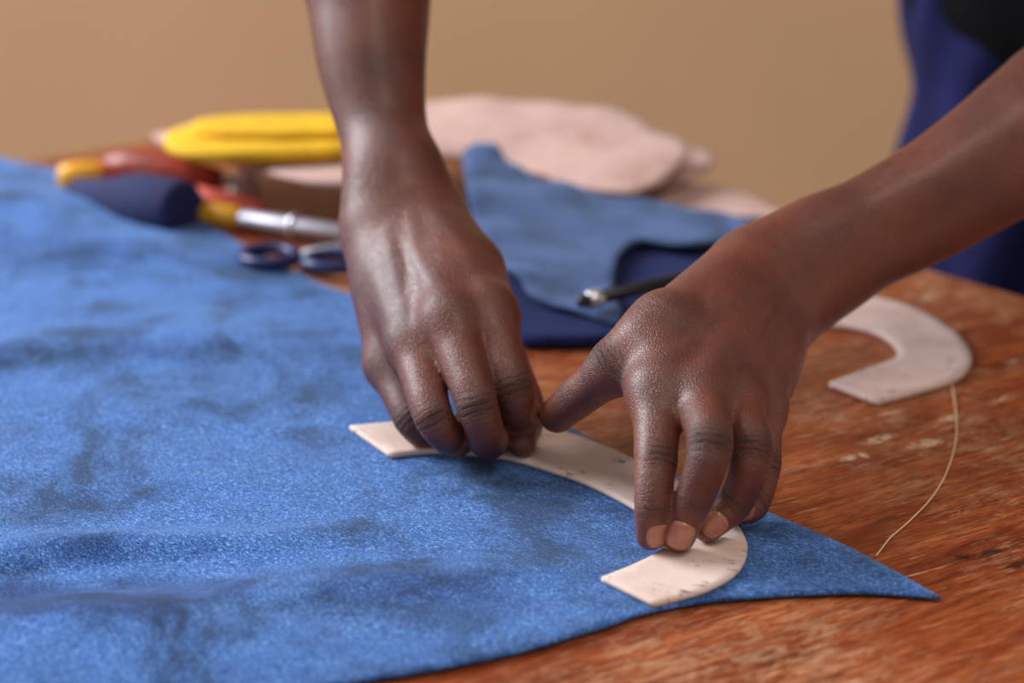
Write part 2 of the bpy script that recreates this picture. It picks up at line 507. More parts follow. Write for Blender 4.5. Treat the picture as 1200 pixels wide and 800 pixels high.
M['yellow_cloth'] = plain('yellow_cloth', srgb(240, 186, 20), .8, noise_amt=.08)
M['yellow_plastic'] = plain('yellow_plastic', srgb(238, 170, 40), .3, noise_amt=.03)
M['red_plastic'] = plain('salmon_red_plastic', srgb(244, 112, 96), .35, noise_amt=.03)
M['brown_wood'] = plain('red_brown_wood', srgb(150, 46, 12), .4, noise_amt=.25, nscale=90)
M['steel'] = plain('brushed_steel', srgb(176, 172, 182), .5, metal=.7, noise_amt=.05)
M['silver'] = plain('silver_ferrule', srgb(225, 225, 232), .25, metal=.8, noise_amt=.03)
M['black'] = plain('black_plastic', srgb(22, 20, 28), .35, noise_amt=.1)
M['blue_plastic'] = plain('dark_blue_plastic', srgb(30, 42, 98), .35, noise_amt=.08)
M['white'] = plain('white_plastic', srgb(232, 224, 214), .4, noise_amt=.03)
M['navy_cloth'] = plain('navy_cloth', srgb(34, 40, 84), .9, noise_amt=.15, nscale=200)
M['trousers'] = plain('navy_trousers_cloth', srgb(30, 32, 80), .92, noise_amt=.12, nscale=25, spec=.2)
M['shirt'] = plain('black_shirt_cloth', srgb(7, 6, 10), .95, noise_amt=.1, nscale=30, spec=.15)
M['shoe'] = plain('shoe_leather', srgb(30, 24, 22), .5)
M['thread'] = plain('cream_thread', srgb(226, 190, 150), .8, noise_amt=.05)
M['wall'] = plain('ochre_painted_plaster', srgb(208, 166, 128), .9, noise_amt=.05, nscale=1.1, spec=.2)
M['floor'] = plain('grey_concrete', srgb(130, 112, 96), .8, noise_amt=.12, nscale=6)

# ------------------------------------------------------------------ the room
def struct(o): o['kind'] = 'structure'; return o
struct(box('floor', (0, 1.0, -.025), (6.2, 7.0, .05), M['floor']))
struct(box('wall_back', (0, 3.3, 1.25), (6.2, .1, 2.6), M['wall']))
struct(box('baseboard_back', (0, 3.24, .05), (6.2, .02, .1), M['brown_wood']))

# ------------------------------------------------------------------ the table
tc = G(430, 122); e1 = G(20, 190)-tc; e2 = G(1200, 345)-tc
e1 = e1/np.linalg.norm(e1); e2 = e2/np.linalg.norm(e2)
table = empty('work_table', (-.05, .75, 0), 'old wooden work table with a scratched orange-brown varnished top', 'table')
quad = [tc, tc+e1*1.30, tc+e1*1.30+e2*1.05, tc+e2*1.05]
def slab(name, q, z0, z1, mat, parent, bev=.004):
    bm = bmesh.new()
    lo = [bm.verts.new((p[0], p[1], TZ+z0)) for p in q]; hi = [bm.verts.new((p[0], p[1], TZ+z1)) for p in q]
    bm.faces.new(hi); bm.faces.new(lo[::-1])
    for i in range(len(q)): j = (i+1) % len(q); bm.faces.new((lo[i], lo[j], hi[j], hi[i]))
    bmesh.ops.recalc_face_normals(bm, faces=bm.faces[:])
    bmesh.ops.bevel(bm, geom=[e for e in bm.edges], offset=bev, segments=3, affect='EDGES')
    me = bpy.data.meshes.new(name); bm.to_mesh(me); bm.free()
    return link(name, me, mat, parent, smooth=False)
slab('tabletop', quad, -.028, 0, M['wood'], table)
def ins(a, b): return tc+e1*a+e2*b
for a0, b0, a1, b1 in ((.06, .06, 1.24, .08), (.06, .97, 1.24, .99), (.06, .08, .08, .97), (1.22, .08, 1.24, .97)):
    slab('apron', [ins(a0, b0), ins(a1, b0), ins(a1, b1), ins(a0, b1)], -.13, -.028, M['wood'], table, .002)
for a, b in ((.05, .05), (1.25, .05), (.05, 1.0), (1.25, 1.0)):
    slab('leg', [ins(a-.03, b-.03), ins(a+.03, b-.03), ins(a+.03, b+.03), ins(a-.03, b+.03)], -TZ, -.028, M['wood'], table, .003)

# ------------------------------------------------------------------ blue suede hide under the hands
def gauss(x, y, c, sx, sy, ang=0):
    dx, dy = x-c[0], y-c[1]; ca, sa = math.cos(ang), math.sin(ang)
    u = dx*ca+dy*sa; v = -dx*sa+dy*ca
    return math.exp(-(u/sx)**2-(v/sy)**2)
bumps = [  # (image x, y, height, length, width, angle)
    (80, 652, .0055, .050, .012, .22), (250, 645, .003, .05, .010, .15), (120, 740, .006, .070, .020, .12), (30, 690, -.004, .06, .010, .15),
    (150, 300, .006, .05, .030, -.5), (40, 420, .006, .05, .025, .3), (230, 400, .004, .045, .03, -.7),
    (20, 250, .009, .07, .04, -.4), (460, 690, .003, .07, .015, .2), (200, 780, .003, .09, .02, .15)]
bumps = [(G(a, b), h, l, w, an) for a, b, h, l, w, an in bumps]
def hide_z(x, y):
    z = .0012
    for c, h, l, w, an in bumps: z += h*gauss(x, y, c, l, w, an)
    d = max(0.0, min(1.0, (.02-x)/.12))
    z += d*(.0018*noise.noise(Vector((x*18, y*18, 3.1)))+.0007*noise.noise(Vector((x*60, y*60, 1.7))))
    return max(z, .0008)
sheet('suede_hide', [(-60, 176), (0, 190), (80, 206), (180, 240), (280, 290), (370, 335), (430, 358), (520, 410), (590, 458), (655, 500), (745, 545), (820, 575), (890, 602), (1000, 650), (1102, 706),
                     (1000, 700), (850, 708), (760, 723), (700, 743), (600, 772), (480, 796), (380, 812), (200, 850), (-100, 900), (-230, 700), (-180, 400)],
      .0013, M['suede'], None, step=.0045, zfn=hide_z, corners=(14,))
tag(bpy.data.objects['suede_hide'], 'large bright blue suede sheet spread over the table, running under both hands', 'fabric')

# ------------------------------------------------------------------ leather templates
LZ = .0028
o = sheet('leather_template', [(410, 504), (470, 499), (540, 497), (600, 500), (655, 509), (700, 524), (745, 544), (800, 572), (848, 603), (870, 630), (874, 652), (862, 675), (830, 694), (795, 705), (766, 712),
                               (705, 682), (740, 668), (768, 654), (782, 640), (772, 621), (740, 597), (690, 571), (650, 556), (600, 541), (560, 535), (510, 532), (457, 537)],
          .0023, M['leather'], None, step=.004, z0=LZ, edge_step=.002, corners=(0, 14, 15, 26))
tag(o, 'curved pale leather strip held down under both hands on the blue suede', 'leather')
o = sheet('leather_template', [(958, 384), (985, 361), (1006, 353), (1041, 357), (1077, 369), (1112, 390), (1130, 407), (1137, 425), (1129, 441), (1110, 452), (1070, 464), (1027, 476),
                               (972, 454), (1016, 438), (1046, 427), (1053, 419), (1046, 406), (1026, 394), (994, 387)],
          .0028, M['leather2'], None, step=.004, z0=.0004, edge_step=.002, corners=(11, 12, 0))
tag(o, 'pale hook-shaped leather piece lying alone on bare wood at the right', 'leather')

# ------------------------------------------------------------------ folded blue pieces behind the hands
o = sheet('suede_piece', [(538, 250, .001), (548, 246, .004), (640, 250, .004), (760, 262, .003), (900, 268, .001), (900, 300, .001), (820, 345, .001), (765, 385, .001), (735, 403, .001), (690, 408, .001), (640, 408, .001), (610, 405, .001), (590, 370, .001), (565, 320, .001), (545, 285, .001)],
          .006, M['suede_navy'], None, step=.006)
tag(o, 'dark navy suede piece lying beneath the lighter notched one behind the hands', 'fabric')
o = sheet('suede_piece', [(544, 180, .030), (560, 172, .034), (578, 172, .034), (600, 197, .026), (635, 214, .020), (716, 236, .014), (800, 246, .012), (888, 266, .012),
                          (862, 281, .012), (800, 291, .012), (755, 284, .012), (733, 292, .012), (721, 312, .011), (718, 345, .010), (728, 366, .009),
                          (722, 380, .008), (690, 373, .008), (655, 363, .009), (626, 350, .012), (602, 322, .016), (578, 300, .018), (560, 272, .022), (548, 222, .028)],
          .0022, M['suede_mid'], None, step=.005, corners=(7, 14),
          zfn=lambda x, y: .002*noise.noise(Vector((x*30, y*30, 5))))
tag(o, 'greyish-blue suede piece with a notched edge, raised corner, on the navy one', 'fabric')

pen = empty('pen', W(G(735, 345, .014)), 'black pen with a silver tip lying on the blue pieces beside the hands', 'pen')
a = W(G(682, 353, .0175)); b = W(G(840, 318, .016)); d = (b-a).normalized()
rod('barrel', a+d*.010, b, .0033, M['black'], pen)
lathe('ferrule', a+d*.0025, a+d*.012, [(0, .0022), (.1, .0042), (.8, .0045), (1, .0034)], M['silver'], pen)
lathe('pen_point', a-d*.003, a+d*.003, [(0, .0008), (.3, .0026), (1, .0034)], M['black'], pen)

# ------------------------------------------------------------------ pale pink hides behind
o = sheet('leather_sheet', [(730, 236, .002), (770, 220, .004), (820, 221, .004), (865, 230, .003), (905, 248, .002), (925, 262, .001), (890, 275, .001), (800, 268, .001), (740, 258, .001)],
          .003, M['pink'], None, step=.006)
tag(o, 'narrow pale pink leather strip showing beyond the blue pieces at the table edge', 'leather')
o = sheet('leather_sheet', [(600, 160, .012), (700, 160, .014), (780, 168, .014), (825, 182, .014), (836, 191, .014), (820, 207, .012), (780, 220, .010), (730, 228, .008), (650, 220, .006), (600, 205, .006)],
          .003, M['pink'], None, step=.007)
tag(o, 'lower pale pink leather sheet, its rounded corner poking out at the right', 'leather')
o = sheet('leather_sheet', [(470, 132, .030), (510, 125, .032), (570, 122, .034), (640, 124, .034), (715, 133, .033), (752, 145, .031), (768, 158, .030), (792, 165, .029), (808, 178, .026), (795, 200, .020), (768, 218, .017), (738, 230, .015),
                            (700, 228, .015), (660, 220, .015), (630, 205, .018), (600, 193, .020), (550, 186, .024), (500, 188, .026), (460, 195, .028)],
          .003, M['pink'], None, step=.007, zfn=lambda x, y: .003*noise.noise(Vector((x*18, y*18, 2))))
tag(o, 'upper pale pink leather sheet behind the blue pieces, topmost of its pile', 'leather')
o = sheet('leather_sheet', [(180, 162, .022), (230, 150, .026), (300, 142, .028), (400, 140, .030), (450, 150, .030), (450, 210, .030), (405, 219, .030), (340, 212, .030), (280, 197, .026), (230, 182, .022), (192, 171, .020)],
          .003, M['pink'], None, step=.007)
tag(o, 'pink leather sheet lying under the yellow cloth at the back left', 'leather')
o = sheet('leather_scrap', [(500, 232, .0), (535, 225, .0), (556, 232, 0), (552, 242, 0), (520, 246, 0)], .0025, M['leather2'], None, step=.005, z0=.0004)
tag(o, 'small pale leather scrap half hidden behind the vertical forearm', 'leather')

# yellow folded cloth
def pad(name, c, rx, ry, rz, rot, mat, parent=None, p=2.6):
    V = []; Fs = []; nu, nv = 48, 20
    for j in range(nv+1):
        ph = -math.pi/2+math.pi*j/nv
        for i in range(nu):
            th = 2*math.pi*i/nu
            sg = lambda v, e: math.copysign(abs(v)**e, v)
            x = rx*sg(math.cos(ph), .8)*sg(math.cos(th), 2/p); y = ry*sg(math.cos(ph), .8)*sg(math.sin(th), 2/p); z = rz*sg(math.sin(ph), .5)
            q = Vector((x, y, z)); q += q.normalized()*.0025*noise.noise(Vector((x*40, y*40, z*40+2)))
            q = Matrix.Rotation(rot, 3, 'Z') @ q
            V.append(Vector(c)+q)
    for j in range(nv):
        for i in range(nu):
            i2 = (i+1) % nu; Fs.append((j*nu+i, j*nu+i2, (j+1)*nu+i2, (j+1)*nu+i))
    return link(name, mesh(name, V, Fs), mat, parent)
yc = empty('yellow_cloth', W(G(310, 172, .033)), 'bright yellow folded cloth on the pink leather at the back left', 'cloth')
pad('folded_bottom', W(G(316, 164, .038)), .058, .036, .0055, .10, M['yellow_cloth'], yc)
pad('folded_top', W(G(330, 148, .045)), .050, .022, .0035, .05, M['yellow_cloth'], yc)

# small tools at the back left
o = lathe('fabric_roll', W(G(86, 222, .008)), W(G(216, 247, .013)), [(0, .003), (.02, .006), (.3, .010), (.6, .0165), (.97, .0165), (1, .0150), (1.001, .010), (.99, .006)], M['navy_cloth'])
tag(o, 'rolled navy blue cloth lying behind the edge of the suede sheet', 'cloth')
kn = empty('craft_knife', W(G(300, 256, .006)), 'silver craft knife with a yellow end behind the vertical forearm', 'knife')
a = W(G(233, 248, .008)); b = W(G(420, 276, .008)); d = (b-a)
rod('grip', a, a+d*.27, .0062, M['yellow_plastic'], kn)
rod('knife_body', a+d*.27, a+d*1.0, .0060, M['steel'], kn, flat=.8)
rod('collar', a+d*.58, a+d*.63, .0070, M['silver'], kn)
mk = empty('marker_pen', W(G(250, 232, .006)), 'salmon red marker pen lying against the rolled navy cloth', 'pen')
a = W(G(190, 218, .015)); b = W(G(308, 246, .0065)); d = (b-a)
rod('marker_barrel', a+d*.30, b, .0052, M['red_plastic'], mk)
rod('cap', a, a+d*.30, .0058, M['red_plastic'], mk)
aw = empty('awl', W(G(230, 205, .01)), 'tool with a thick red-brown wooden handle under the pink leather', 'tool')
a = W(G(122, 193, .018)); b = W(G(345, 222, .014)); d = b-a
lathe('handle', a, a+d*.62, [(0, .004), (.04, .008), (.25, .0112), (.6, .0105), (.85, .008), (.97, .0065), (1, .005)], M['brown_wood'], aw)
rod('spike', a+d*.62, a+d*.70, .003, M['steel'], aw)
yt = empty('screwdriver', W(G(110, 208, .008)), 'yellow-handled tool at the far left beyond the suede sheet', 'tool')
a = W(G(68, 209, .012)); b = W(G(158, 200, .012)); d = b-a
lathe('handle', a, a+d*.68, [(0, .004), (.06, .0075), (.4, .0085), (.8, .0075), (1, .005)], M['yellow_plastic'], yt)
rod('shaft', a+d*.68, b, .003, M['steel'], yt)
cp = rod('bottle_cap', W(G(287, 229, .0003)), W(G(287, 229, .0003)+np.array([0, 0, .013])), .0088, M['white'])
tag(cp, 'small round white cap just below the pink leather sheet', 'cap')
sci = empty('scissors', W(G(340, 300, 0)), 'scissors with dark blue handles on the bare wood between suede and forearm', 'scissors')
def ring(cx, cy, rx, ry, n=28, z=.006): return [W(G(cx+rx*math.cos(t), cy+ry*math.sin(t), z)) for t in [2*math.pi*i/n for i in range(n)]]
tube_path('handle_ring', ring(316, 300, 31, 9), .0034, M['blue_plastic'], sci, closed=True)
tube_path('handle_ring', ring(392, 306, 34, 8), .0034, M['blue_plastic'], sci, closed=True)
tube_path('blade', [W(G(345, 299, .006)), W(G(380, 291, .007)), W(G(430, 284, .007)), W(G(500, 274, .006))], [.0034, .004, .0035, .001], M['steel'], sci, flat=.4)
tube_path('blade', [W(G(424, 303, .004)), W(G(445, 297, .004)), W(G(470, 290, .004)), W(G(510, 286, .004))], [.0034, .004, .0035, .001], M['steel'], sci, flat=.4)

# thread on the wood
tp = [(1108, 450), (1116, 456), (1120, 480), (1121, 505), (1117, 530), (1106, 560), (1090, 585), (1068, 608), (1045, 628), (1018, 650)]
P3 = spline([(*G(x, y, .0006), False) for x, y in tp], .003)
k = [i for i in range(len(P3)) if (P3[i]-Vector(G(*tp[-1], .0006))).length < .003]
P3 = P3[:k[0]+1]
o = tube_path('thread', [p+Vector((0, 0, TZ)) for p in P3], .00035, M['thread'], n=6)
tag(o, 'thin pale thread curving from the hook-shaped leather across the bare wood', 'thread')

# ------------------------------------------------------------------ the person
person = empty('person', (.42, 1.40, 0), 'person leaning over the table, bare forearms, navy trousers, pressing down a leather strip', 'person')
J = {
 'A_index': dict(j=[PY(572, 370, .948), PY(599, 452, .918), PY(610, 492, .922), PZ(606, .940, .0150)], r=[.0112, .0092, .0082, .0070], hint=(0.1, -1, .2)),
 'A_mid':   dict(j=[PY(528, 378, .940), PY(559, 474, .904), PY(572, 516, .908), PZ(577, .928, .0121)], r=[.0112, .0086, .0080, .0072], hint=(-.1, -1, .2)),
 'A_ring':  dict(j=[PY(486, 402, .945), PY(508, 488, .908), PY(533, 515, .914), PZ(545, .934, .0121)], r=[.0106, .0082, .0076, .0068], hint=(-.3, -1, .2)),
 'A_pink':  dict(j=[PY(458, 428, .960), PY(482, 490, .933), PY(500, 507, .934), PZ(515, .950, .0120)], r=[.0100, .0076, .0070, .0062], hint=(-.4, -1, .2)),
 'A_thumb': dict(j=[PY(548, 320, .985), PY(584, 410, .972), PY(616, 480, .948), PZ(611, .9195, .0108)], r=[.0150, .0110, .0086, .0060], hint=(0.0, -1, 1.2)),
 'B_index': dict(j=[PY(772, 460, .872), PY(768, 542, .840), PY(765, 596, .829), PZ(763, .829, .0109)], r=[.0108, .0082, .0074, .0060], hint=(.45, -1, .1)),
 'B_mid':   dict(j=[PY(820, 466, .868), PY(832, 522, .832), PY(813, 586, .827), PZ(796, .827, .0114)], r=[.0104, .0089, .0074, .0064], hint=(-.08, -1, .25)),
 'B_ring':  dict(j=[PY(862, 476, .876), PY(881, 528, .843), PY(862, 588, .840), PZ(829, .836, .0109)], r=[.0098, .0082, .0070, .0060], hint=(.0, -1, .2)),
 'B_pink':  dict(j=[PY(889, 482, .892), PY(894, 545, .866), PY(882, 592, .858), PZ(858, .850, .0115)], r=[.0094, .0072, .0064, .0054], hint=(.2, -1, .2)),
 'B_thumb': dict(j=[PY(778, 386, .905), PY(722, 430, .892), PY(678, 465, .900), PY(653, 486, .912)], r=[.0135, .0098, .0086, .0076], hint=(-.6, -.2, 1)),
}
fld = Field()
wa = [PY(447, 262, 1.015), PY(497, 258, 1.018)]   # wrist A, little-finger side and thumb side
wb = [PY(912, 368, .965), PY(884, 318, .965)]
def lerp(a, b, t): return a+(b-a)*t
BIG = []      # (k, [chain, chain...]): chains joined softly with one another
J_ = lambda f, i=0: J[f]['j'][i]
BIG.append((.010, .012, [
    chain([PY(452, 205, 1.03), wa[0], lerp(wa[0], J_('A_pink'), .5)+np.array([-.001, 0, 0]), J_('A_pink')], [.0160, .0158, .0135, .0104]),
    chain([PY(460, 205, 1.03), lerp(wa[0], wa[1], .33), lerp(wa[0], J_('A_ring'), .5), J_('A_ring')], [.0160, .0170, .0145, .0116]),
    chain([PY(468, 205, 1.03), lerp(wa[0], wa[1], .66), lerp(wa[1], J_('A_mid'), .5), J_('A_mid')], [.0160, .0170, .0150, .0124]),
    chain([PY(474, 205, 1.03), wa[1], lerp(wa[1], J_('A_index'), .5), J_('A_index')], [.0155, .0150, .0150, .0124]),
    chain([wa[1], J_('A_thumb'), J_('A_index')+np.array([0, .010, -.002])], [.0145, .0140, .0098]),
]))
BIG.append((.006, .012, [
    chain([wa[0], PY(452, 205, 1.03), PY(441, 140, 1.052), PY(431, 70, 1.07), PY(427, 0, 1.09), PY(420, -110, 1.115), PY(415, -330, 1.15)], [.0155, .0158, .0190, .0235, .0268, .034, .037]),
    chain([wa[1], PY(472, 205, 1.035), PY(453, 140, 1.055), PY(441, 70, 1.075), PY(439, 0, 1.10), PY(428, -110, 1.13), PY(415, -330, 1.15)], [.0150, .0152, .0183, .0228, .0262, .033, .037]),
]))
shA = np.array([.04, 1.32, .52]); shB = np.array([.36, 1.16, .50])
elA = PY(415, -330, 1.15); elB = PY(1400, 60, 1.09)
BIG.append((.02, .02, [chain([elA, lerp(elA, shA, .5), shA], [.037, .045, .055])]))
BIG.append((.010, .012, [
    chain([PY(975, 318, .985), wb[0], lerp(wb[0], J_('B_pink'), .5), J_('B_pink')], [.0155, .0155, .0130, .0100]),
    chain([PY(970, 305, .985), lerp(wb[0], wb[1], .33), lerp(wb[0], J_('B_ring'), .5), J_('B_ring')], [.0155, .0165, .0140, .0108]),
    chain([PY(966, 290, .985), lerp(wb[0], wb[1], .66), lerp(wb[1], J_('B_mid'), .5), J_('B_mid')], [.0155, .0165, .0140, .0113]),
    chain([PY(962, 280, .985), wb[1], lerp(wb[1], J_('B_index'), .5)+np.array([-.002, 0, .001]), J_('B_index')], [.0155, .0155, .0142, .0113]),
    chain([wb[1], J_('B_thumb'), J_('B_thumb', 1)], [.0150, .0130, .0100]),
    chain([J_('B_thumb'), lerp(J_('B_thumb'), J_('B_index'), .6)+np.array([0, .006, .004]), J_('B_index')], [.0120, .0105, .0100]),
]))
BIG.append((.006, .012, [
    chain([wb[0], PY(980, 318, .985), PY(1092, 258, 1.005), PY(1180, 202, 1.02), PY(1290, 125, 1.05), elB], [.0150, .0158, .0185, .0218, .031, .036]),
    chain([wb[1], PY(965, 276, .985), PY(1078, 220, 1.005), PY(1158, 172, 1.02), PY(1280, 100, 1.05), elB], [.0150, .0160, .0190, .0228, .032, .036]),
]))
BIG.append((.02, .02, [chain([elB, lerp(elB, shB, .5), shB], [.036, .045, .055])]))
BIG.append((.02, .03, [chain([shA, shB], [.055, .055])]))
FING = []
for n, f in J.items():
    FING.append(chain(f['j'], f['r'], 4, .035))
fld.groups = [(0, 0, [c for g in BIG for ch in g[2] for c in ch]+[c for ch in FING for c in ch])]
_box = {}
def chain_box(ch):
    if id(ch) not in _box:
        a = np.array([c[0] for c in ch]); b = np.array([c[1] for c in ch]); m = np.array([max(c[2], c[3])+.03 for c in ch])[:, None]
        _box[id(ch)] = (np.minimum(a, b)-m, np.maximum(a, b)+m)
    return _box[id(ch)]
def chain_d(P, ch, lo, hi):
    if lo is not None:
        l, h_ = chain_box(ch); use = np.nonzero(~((l > hi).any(1) | (h_ < lo).any(1)))[0]
    else: use = range(len(ch))
    d = None
    for i in use:
        a, b, ra, rb = ch[i]
        ba = b-a; L = max(ba@ba, 1e-12); q = P-a; t = np.minimum(np.maximum((q@ba)/L, 0), 1); q -= t[..., None]*ba
        dd = np.sqrt(np.einsum('...i,...i->...', q, q))-(ra+t*(rb-ra))
        d = dd if d is None else np.minimum(d, dd)
    return d
def body_ev(P, lo=None, hi=None):
    base = None
    for kin, kout, chs in BIG:
        g = None
        for ch in chs:
            d = chain_d(P, ch, lo, hi)
            if d is None: continue
            g = d if g is None else smin(g, d, kin)
        if g is None: continue
        base = g if base is None else smin(base, g, kout)
    F = None
    for ch in FING:
        d = chain_d(P, ch, lo, hi)
        if d is None: continue
        F = d if F is None else smin(F, d, .0014)
    tot = base if F is None else F if base is None else smin(base, F, .007)
    return tot if tot is not None else np.full(P.shape[:-1], 1.0)
fld.ev = body_ev
V, Q = surface_nets(fld, .00115)
E_ = np.unique(np.sort(np.concatenate([Q[:, [0, 1]], Q[:, [1, 2]], Q[:, [2, 3]], Q[:, [3, 0]]]), 1), axis=0)
deg = np.bincount(E_.ravel(), minlength=len(V)).astype(float)
ctrA = PY(475, 275, 1.01); ctrB = PY(930, 320, .97)
dirA = PY(430, 0, 1.09)-ctrA; dirA /= np.linalg.norm(dirA); dirB = PY(1200, 160, 1.02)-ctrB; dirB /= np.linalg.norm(dirB)
isA = V[:, 0] < .02
along = np.where(isA, (V-ctrA)@dirA, (V-ctrB)@dirB)
wsm = np.clip(along/.03, 0, 1)
for it in range(40):          # even out the forearms; the hands get three light passes
    a_ = np.stack([np.bincount(E_[:, 0], V[E_[:, 1], k], len(V))+np.bincount(E_[:, 1], V[E_[:, 0], k], len(V)) for k in range(3)], 1)/deg[:, None]
    w_ = (np.maximum(wsm, .5) if it < 5 else wsm)*.85
    V = V+(a_-V)*w_[:, None]
# crease attribute, vein / tendon relief
me = mesh_np('body', V, Q)
nr = np.empty(len(V)*3, np.float32); me.vertices.foreach_get('normal', nr); nr = nr.reshape(-1, 3)
s_at = np.zeros(len(V)); k_at = np.zeros(len(V)); p_at = np.zeros(len(V)); disp = np.zeros(len(V))
def unit(v): v = np.array(v, float); return v/max(np.linalg.norm(v), 1e-9)
for n, f in J.items():
    j, r = f['j'], f['r']; hint = unit(f['hint'])
    for i, (amp, sig) in {0: (.20, .0085), 1: (1.0, .0060), 2: (.6, .0030)}.items():
        prev = j[i-1] if i > 0 else (wa[0]+wa[1])/2 if n[0] == 'A' else (wb[0]+wb[1])/2
        ax = unit(unit(j[i+1]-j[i])+unit(j[i]-prev))
        dor = hint-ax*(hint@ax); dor = unit(dor)
        q = V-j[i]; near = (q*q).sum(1) < .022**2
        q = q[near]; s = q@ax; dn = nr[near]@dor
        rad = np.sqrt(np.maximum((q*q).sum(1)-s*s, 0))
        kk = amp*np.exp(-(s/sig)**2)*np.clip(dn*1.5-.15, 0, 1)*np.clip((r[i]*1.7-rad)/(r[i]*.3), 0, 1)
        # keep nearest joint strongest
        idx = np.where(near)[0]; up = kk > k_at[idx]
        s_at[idx[up]] = s[up]*1000; k_at[idx[up]] = kk[up]
        if i == 0 and 'thumb' not in n: disp[idx] += .0016*np.exp(-((q*q).sum(1)-r[i]**2)/.0075**2)*np.clip(dn*1.4-.2, 0, 1)
        if i == 1: disp[idx] += .00035*kk/amp*np.exp(-(s/sig)**2)
        # palm-side crease at the joint
        if i:
            pc = np.exp(-(s/.0013)**2)*np.clip(-dn*2, 0, 1)*np.clip((r[i]*1.6-rad)/(r[i]*.3), 0, 1)
            disp[idx] -= .0005*pc
    # paler skin toward the palm side and tip
    for i in range(3):
        a, b = j[i], j[i+1]; ba = b-a; q = V-a; t = np.clip((q@ba)/(ba@ba), 0, 1); e = q-t[:, None]*ba
        m = np.sqrt((e*e).sum(1)) < max(r[i], r[i+1])*1.25
        ax = unit(ba); dor = unit(hint-ax*(hint@ax))
        v = np.clip(-(nr[m]@dor)*1.2+.05, 0, .9)
        if i == 2: v = np.maximum(v, .25*t[m])
        if i == 0: v = v*t[m]
        p_at[m] = np.maximum(p_at[m], v)
# tendons and veins on the back of the hands: ridges along lines from wrist to knuckles
def ridge(a, b, amp, wdt, bow=0.0):
    a = np.array(a); b = np.array(b); ba = b-a; L = ba@ba
    q = V-a; t = np.clip((q@ba)/L, 0, 1); e = q-t[:, None]*ba
    nn = nr
    lat = e-nn*((e*nn).sum(1)[:, None])
    d2 = (lat*lat).sum(1); front = (nr[:, 1] < .15) | (nr[:, 2] > .5)
    w = np.exp(-d2/wdt**2)*np.sin(np.pi*np.clip(t*1.0, .0, 1))**.6*((e*e).sum(1) < .026**2)*front
    return amp*w
for f, t, am in (('A_pink', .1, .0008), ('A_ring', .3, .0012), ('A_mid', .6, .0016), ('A_index', .85, .0014)):
    disp += ridge(lerp(wa[0], wa[1], t), J[f]['j'][0]+np.array([0, -.004, .004]), am, .0032)
for f, t, am in (('B_pink', .1, .0008), ('B_ring', .3, .0012), ('B_mid', .6, .0014), ('B_index', .85, .0013)):
    disp += ridge(lerp(wb[0], wb[1], t), J[f]['j'][0]+np.array([0, -.004, .006]), am, .0032)
for a, b, am, w in ((PY(470, 275, .99), PY(500, 330, .965), .0006, .0018), (PY(500, 330, .965), PY(488, 385, .95), .0004, .0018),
                    (PY(525, 300, .98), PY(545, 350, .96), .0008, .0018), (PY(915, 300, .95), PY(935, 360, .95), .0006, .006),
                    (PY(850, 340, .93), PY(800, 400, .90), .0007, .002), (PY(880, 370, .93), PY(850, 440, .89), .0007, .002)):
    disp += ridge(a, b, am, w)
for it in range(2): disp += .6*((np.bincount(E_[:, 0], disp[E_[:, 1]], len(V))+np.bincount(E_[:, 1], disp[E_[:, 0]], len(V)))/deg-disp)
Vn = V+nr*disp[:, None]
for it in range(2):
    Vn = Vn+.5*(np.stack([np.bincount(E_[:, 0], Vn[E_[:, 1], k], len(V))+np.bincount(E_[:, 1], Vn[E_[:, 0], k], len(V)) for k in range(3)], 1)/deg[:, None]-Vn)
Vn[:, 2] += TZ
me.vertices.foreach_set('co', Vn.astype(np.float32).ravel()); me.update()
at = me.attributes.new('crease', 'FLOAT_VECTOR', 'POINT')
at.data.foreach_set('vector', np.stack([s_at, k_at, p_at], 1).astype(np.float32).ravel())
body = link('body', me, M['skin'], person)

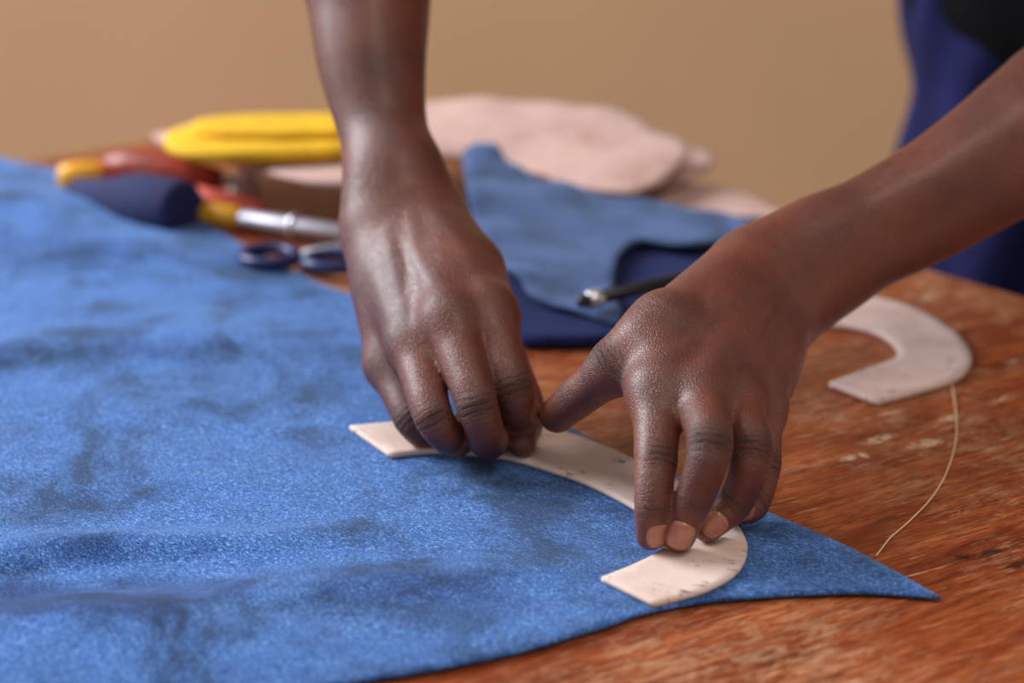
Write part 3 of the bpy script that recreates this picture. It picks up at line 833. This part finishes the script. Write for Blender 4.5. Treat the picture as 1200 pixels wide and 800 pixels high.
# fingernails: curved plates on the last joint
def fingernail(key, wdt, lng, mat, along=.45, turn=0.0, dist=None, label=None):
    f = J[key]; a, b = f['j'][2], f['j'][3]; ax = unit(b-a); r = f['r'][3]
    dor = unit(np.array(f['hint'])-ax*(unit(f['hint'])@ax)*np.linalg.norm(f['hint'])); lat = np.cross(ax, dor)
    V = []; Fs = []; nu, nv = 13, 13; c = b-ax*(lng*along)
    A = wdt/2/r
    for layer in (0, 1):
        for j_ in range(nv):
            v = j_/(nv-1)*2-1
            for i_ in range(nu):
                u = i_/(nu-1)*2-1
                # rounded base and tip
                wv = max(.18, (1-abs(v)**2.7)**(1/2.7))
                th = u*A*wv+turn
                dropped = .0006*(1 if abs(u) > .98 or abs(v) > .98 else 0)
                # follow the fingertip: beyond the tip centre the surface rounds off
                sl = v*lng/2+(lng*along if False else 0)
                p0 = c+ax*sl; over = max(0.0, (p0-b)@ax)
                rr = math.sqrt(max(r*r-over*over, (r*.75)**2)) + .00075 - dropped - (.0009 if layer else 0)
                ra = r+(f['r'][2]-r)*max(0, (b-p0)@ax)/max(np.linalg.norm(b-a), 1e-6)
                rr += ra-r
                V.append(p0+(dor*math.cos(th)+lat*math.sin(th))*rr)
    n = nu*nv
    for j_ in range(nv-1):
        for i_ in range(nu-1):
            q = (j_*nu+i_, j_*nu+i_+1, (j_+1)*nu+i_+1, (j_+1)*nu+i_)
            Fs.append(q); Fs.append(tuple(x+n for x in q[::-1]))
    rim = [i for i in range(nu)]+[j_*nu+nu-1 for j_ in range(1, nv)]+[(nv-1)*nu+i for i in range(nu-2, -1, -1)]+[j_*nu for j_ in range(nv-2, 0, -1)]
    for i in range(len(rim)):
        a_, b_ = rim[i], rim[(i+1) % len(rim)]; Fs.append((b_, a_, a_+n, b_+n))
    m_ = mesh('fingernail', [(v[0], v[1], v[2]+TZ) for v in V], Fs)
    bm = bmesh.new(); bm.from_mesh(m_); bmesh.ops.recalc_face_normals(bm, faces=bm.faces[:]); bm.to_mesh(m_); bm.free()
    o = link('fingernail', m_, mat, person)
    if label: o['label'] = label
    return o
fingernail('B_index', .0092, .0104, M['nail'], .22)
fingernail('B_mid', .0108, .0118, M['nail'], .22)
fingernail('B_ring', .0095, .0100, M['nail'], .22)
fingernail('B_pink', .0078, .0085, M['nail'], .22)
fingernail('A_thumb', .0100, .0100, M['nail_pale'], .20, label='pale thumb nail')

# clothing
def cloth_mesh(name, cones, k, h, mat, fold):
    f = Field(); f.add(k, k, cones)
    def ex(P, D): return D+fold(P)
    v, q = surface_nets(f, h, ex, nb=16); v = v.copy(); v[:, 2] += TZ
    return link(name, mesh_np(name, v, q), mat, person)
hipL = np.array([.348, 1.455, .10]); hipR = np.array([.513, 1.30, .10])     # far and near hip
def fold_t(P):
    u = P[..., 0]*.68-P[..., 1]*.74
    return .004*np.sin(u*70+P[..., 2]*20+1.2)+.003*np.sin(u*120-P[..., 2]*34)+.0012*np.sin(P[..., 2]*50+u*20)
kL = np.array([.30, 1.43, -.28]); kR = np.array([.50, 1.27, -.28]); aL = np.array([.36, 1.52, -.67]); aR = np.array([.54, 1.34, -.67])
cloth_mesh('trousers', [(hipL, hipR, .105, .105), (hipL+np.array([0, 0, .09]), hipR+np.array([0, 0, .09]), .10, .10), (hipL, kL, .10, .075), (hipR, kR, .10, .075), (kL, aL, .072, .055), (kR, aR, .072, .055)], .03, .007, M['trousers'], fold_t)
def fold_s(P): return .004*np.sin(P[..., 0]*60+P[..., 2]*40)+.003*np.sin(P[..., 1]*70-P[..., 2]*20)
ch = (shA+shB)/2
cloth_mesh('shirt', [(hipL+np.array([.01, -.02, .028]), hipR+np.array([0, 0, .02]), .122, .122), ((hipL+hipR)/2+np.array([-.02, -.02, .15]), ch+np.array([.03, .03, -.06]), .135, .15), (shA+np.array([.03, 0, -.02]), shB+np.array([-.03, 0, -.02]), .085, .085),
                     (shA, lerp(shA, elA, .38), .075, .062), (shB, lerp(shB, elB, .38), .075, .062)], .04, .007, M['shirt'], fold_s)
for a in (aL, aR):
    t = np.array([-.68, -.62, 0])
    cloth_mesh('shoe', [(a+np.array([0, 0, -.025]), a+t*.13+np.array([0, 0, -.035]), .045, .033), (a+t*.10+np.array([0, 0, -.035]), a+t*.18+np.array([0, 0, -.042]), .036, .028), (a+np.array([0, 0, -.02]), a+np.array([0, 0, .02]), .045, .045)], .02, .006, M['shoe'],
               lambda P: np.maximum(0, (-TZ+.002)-P[..., 2])*5)
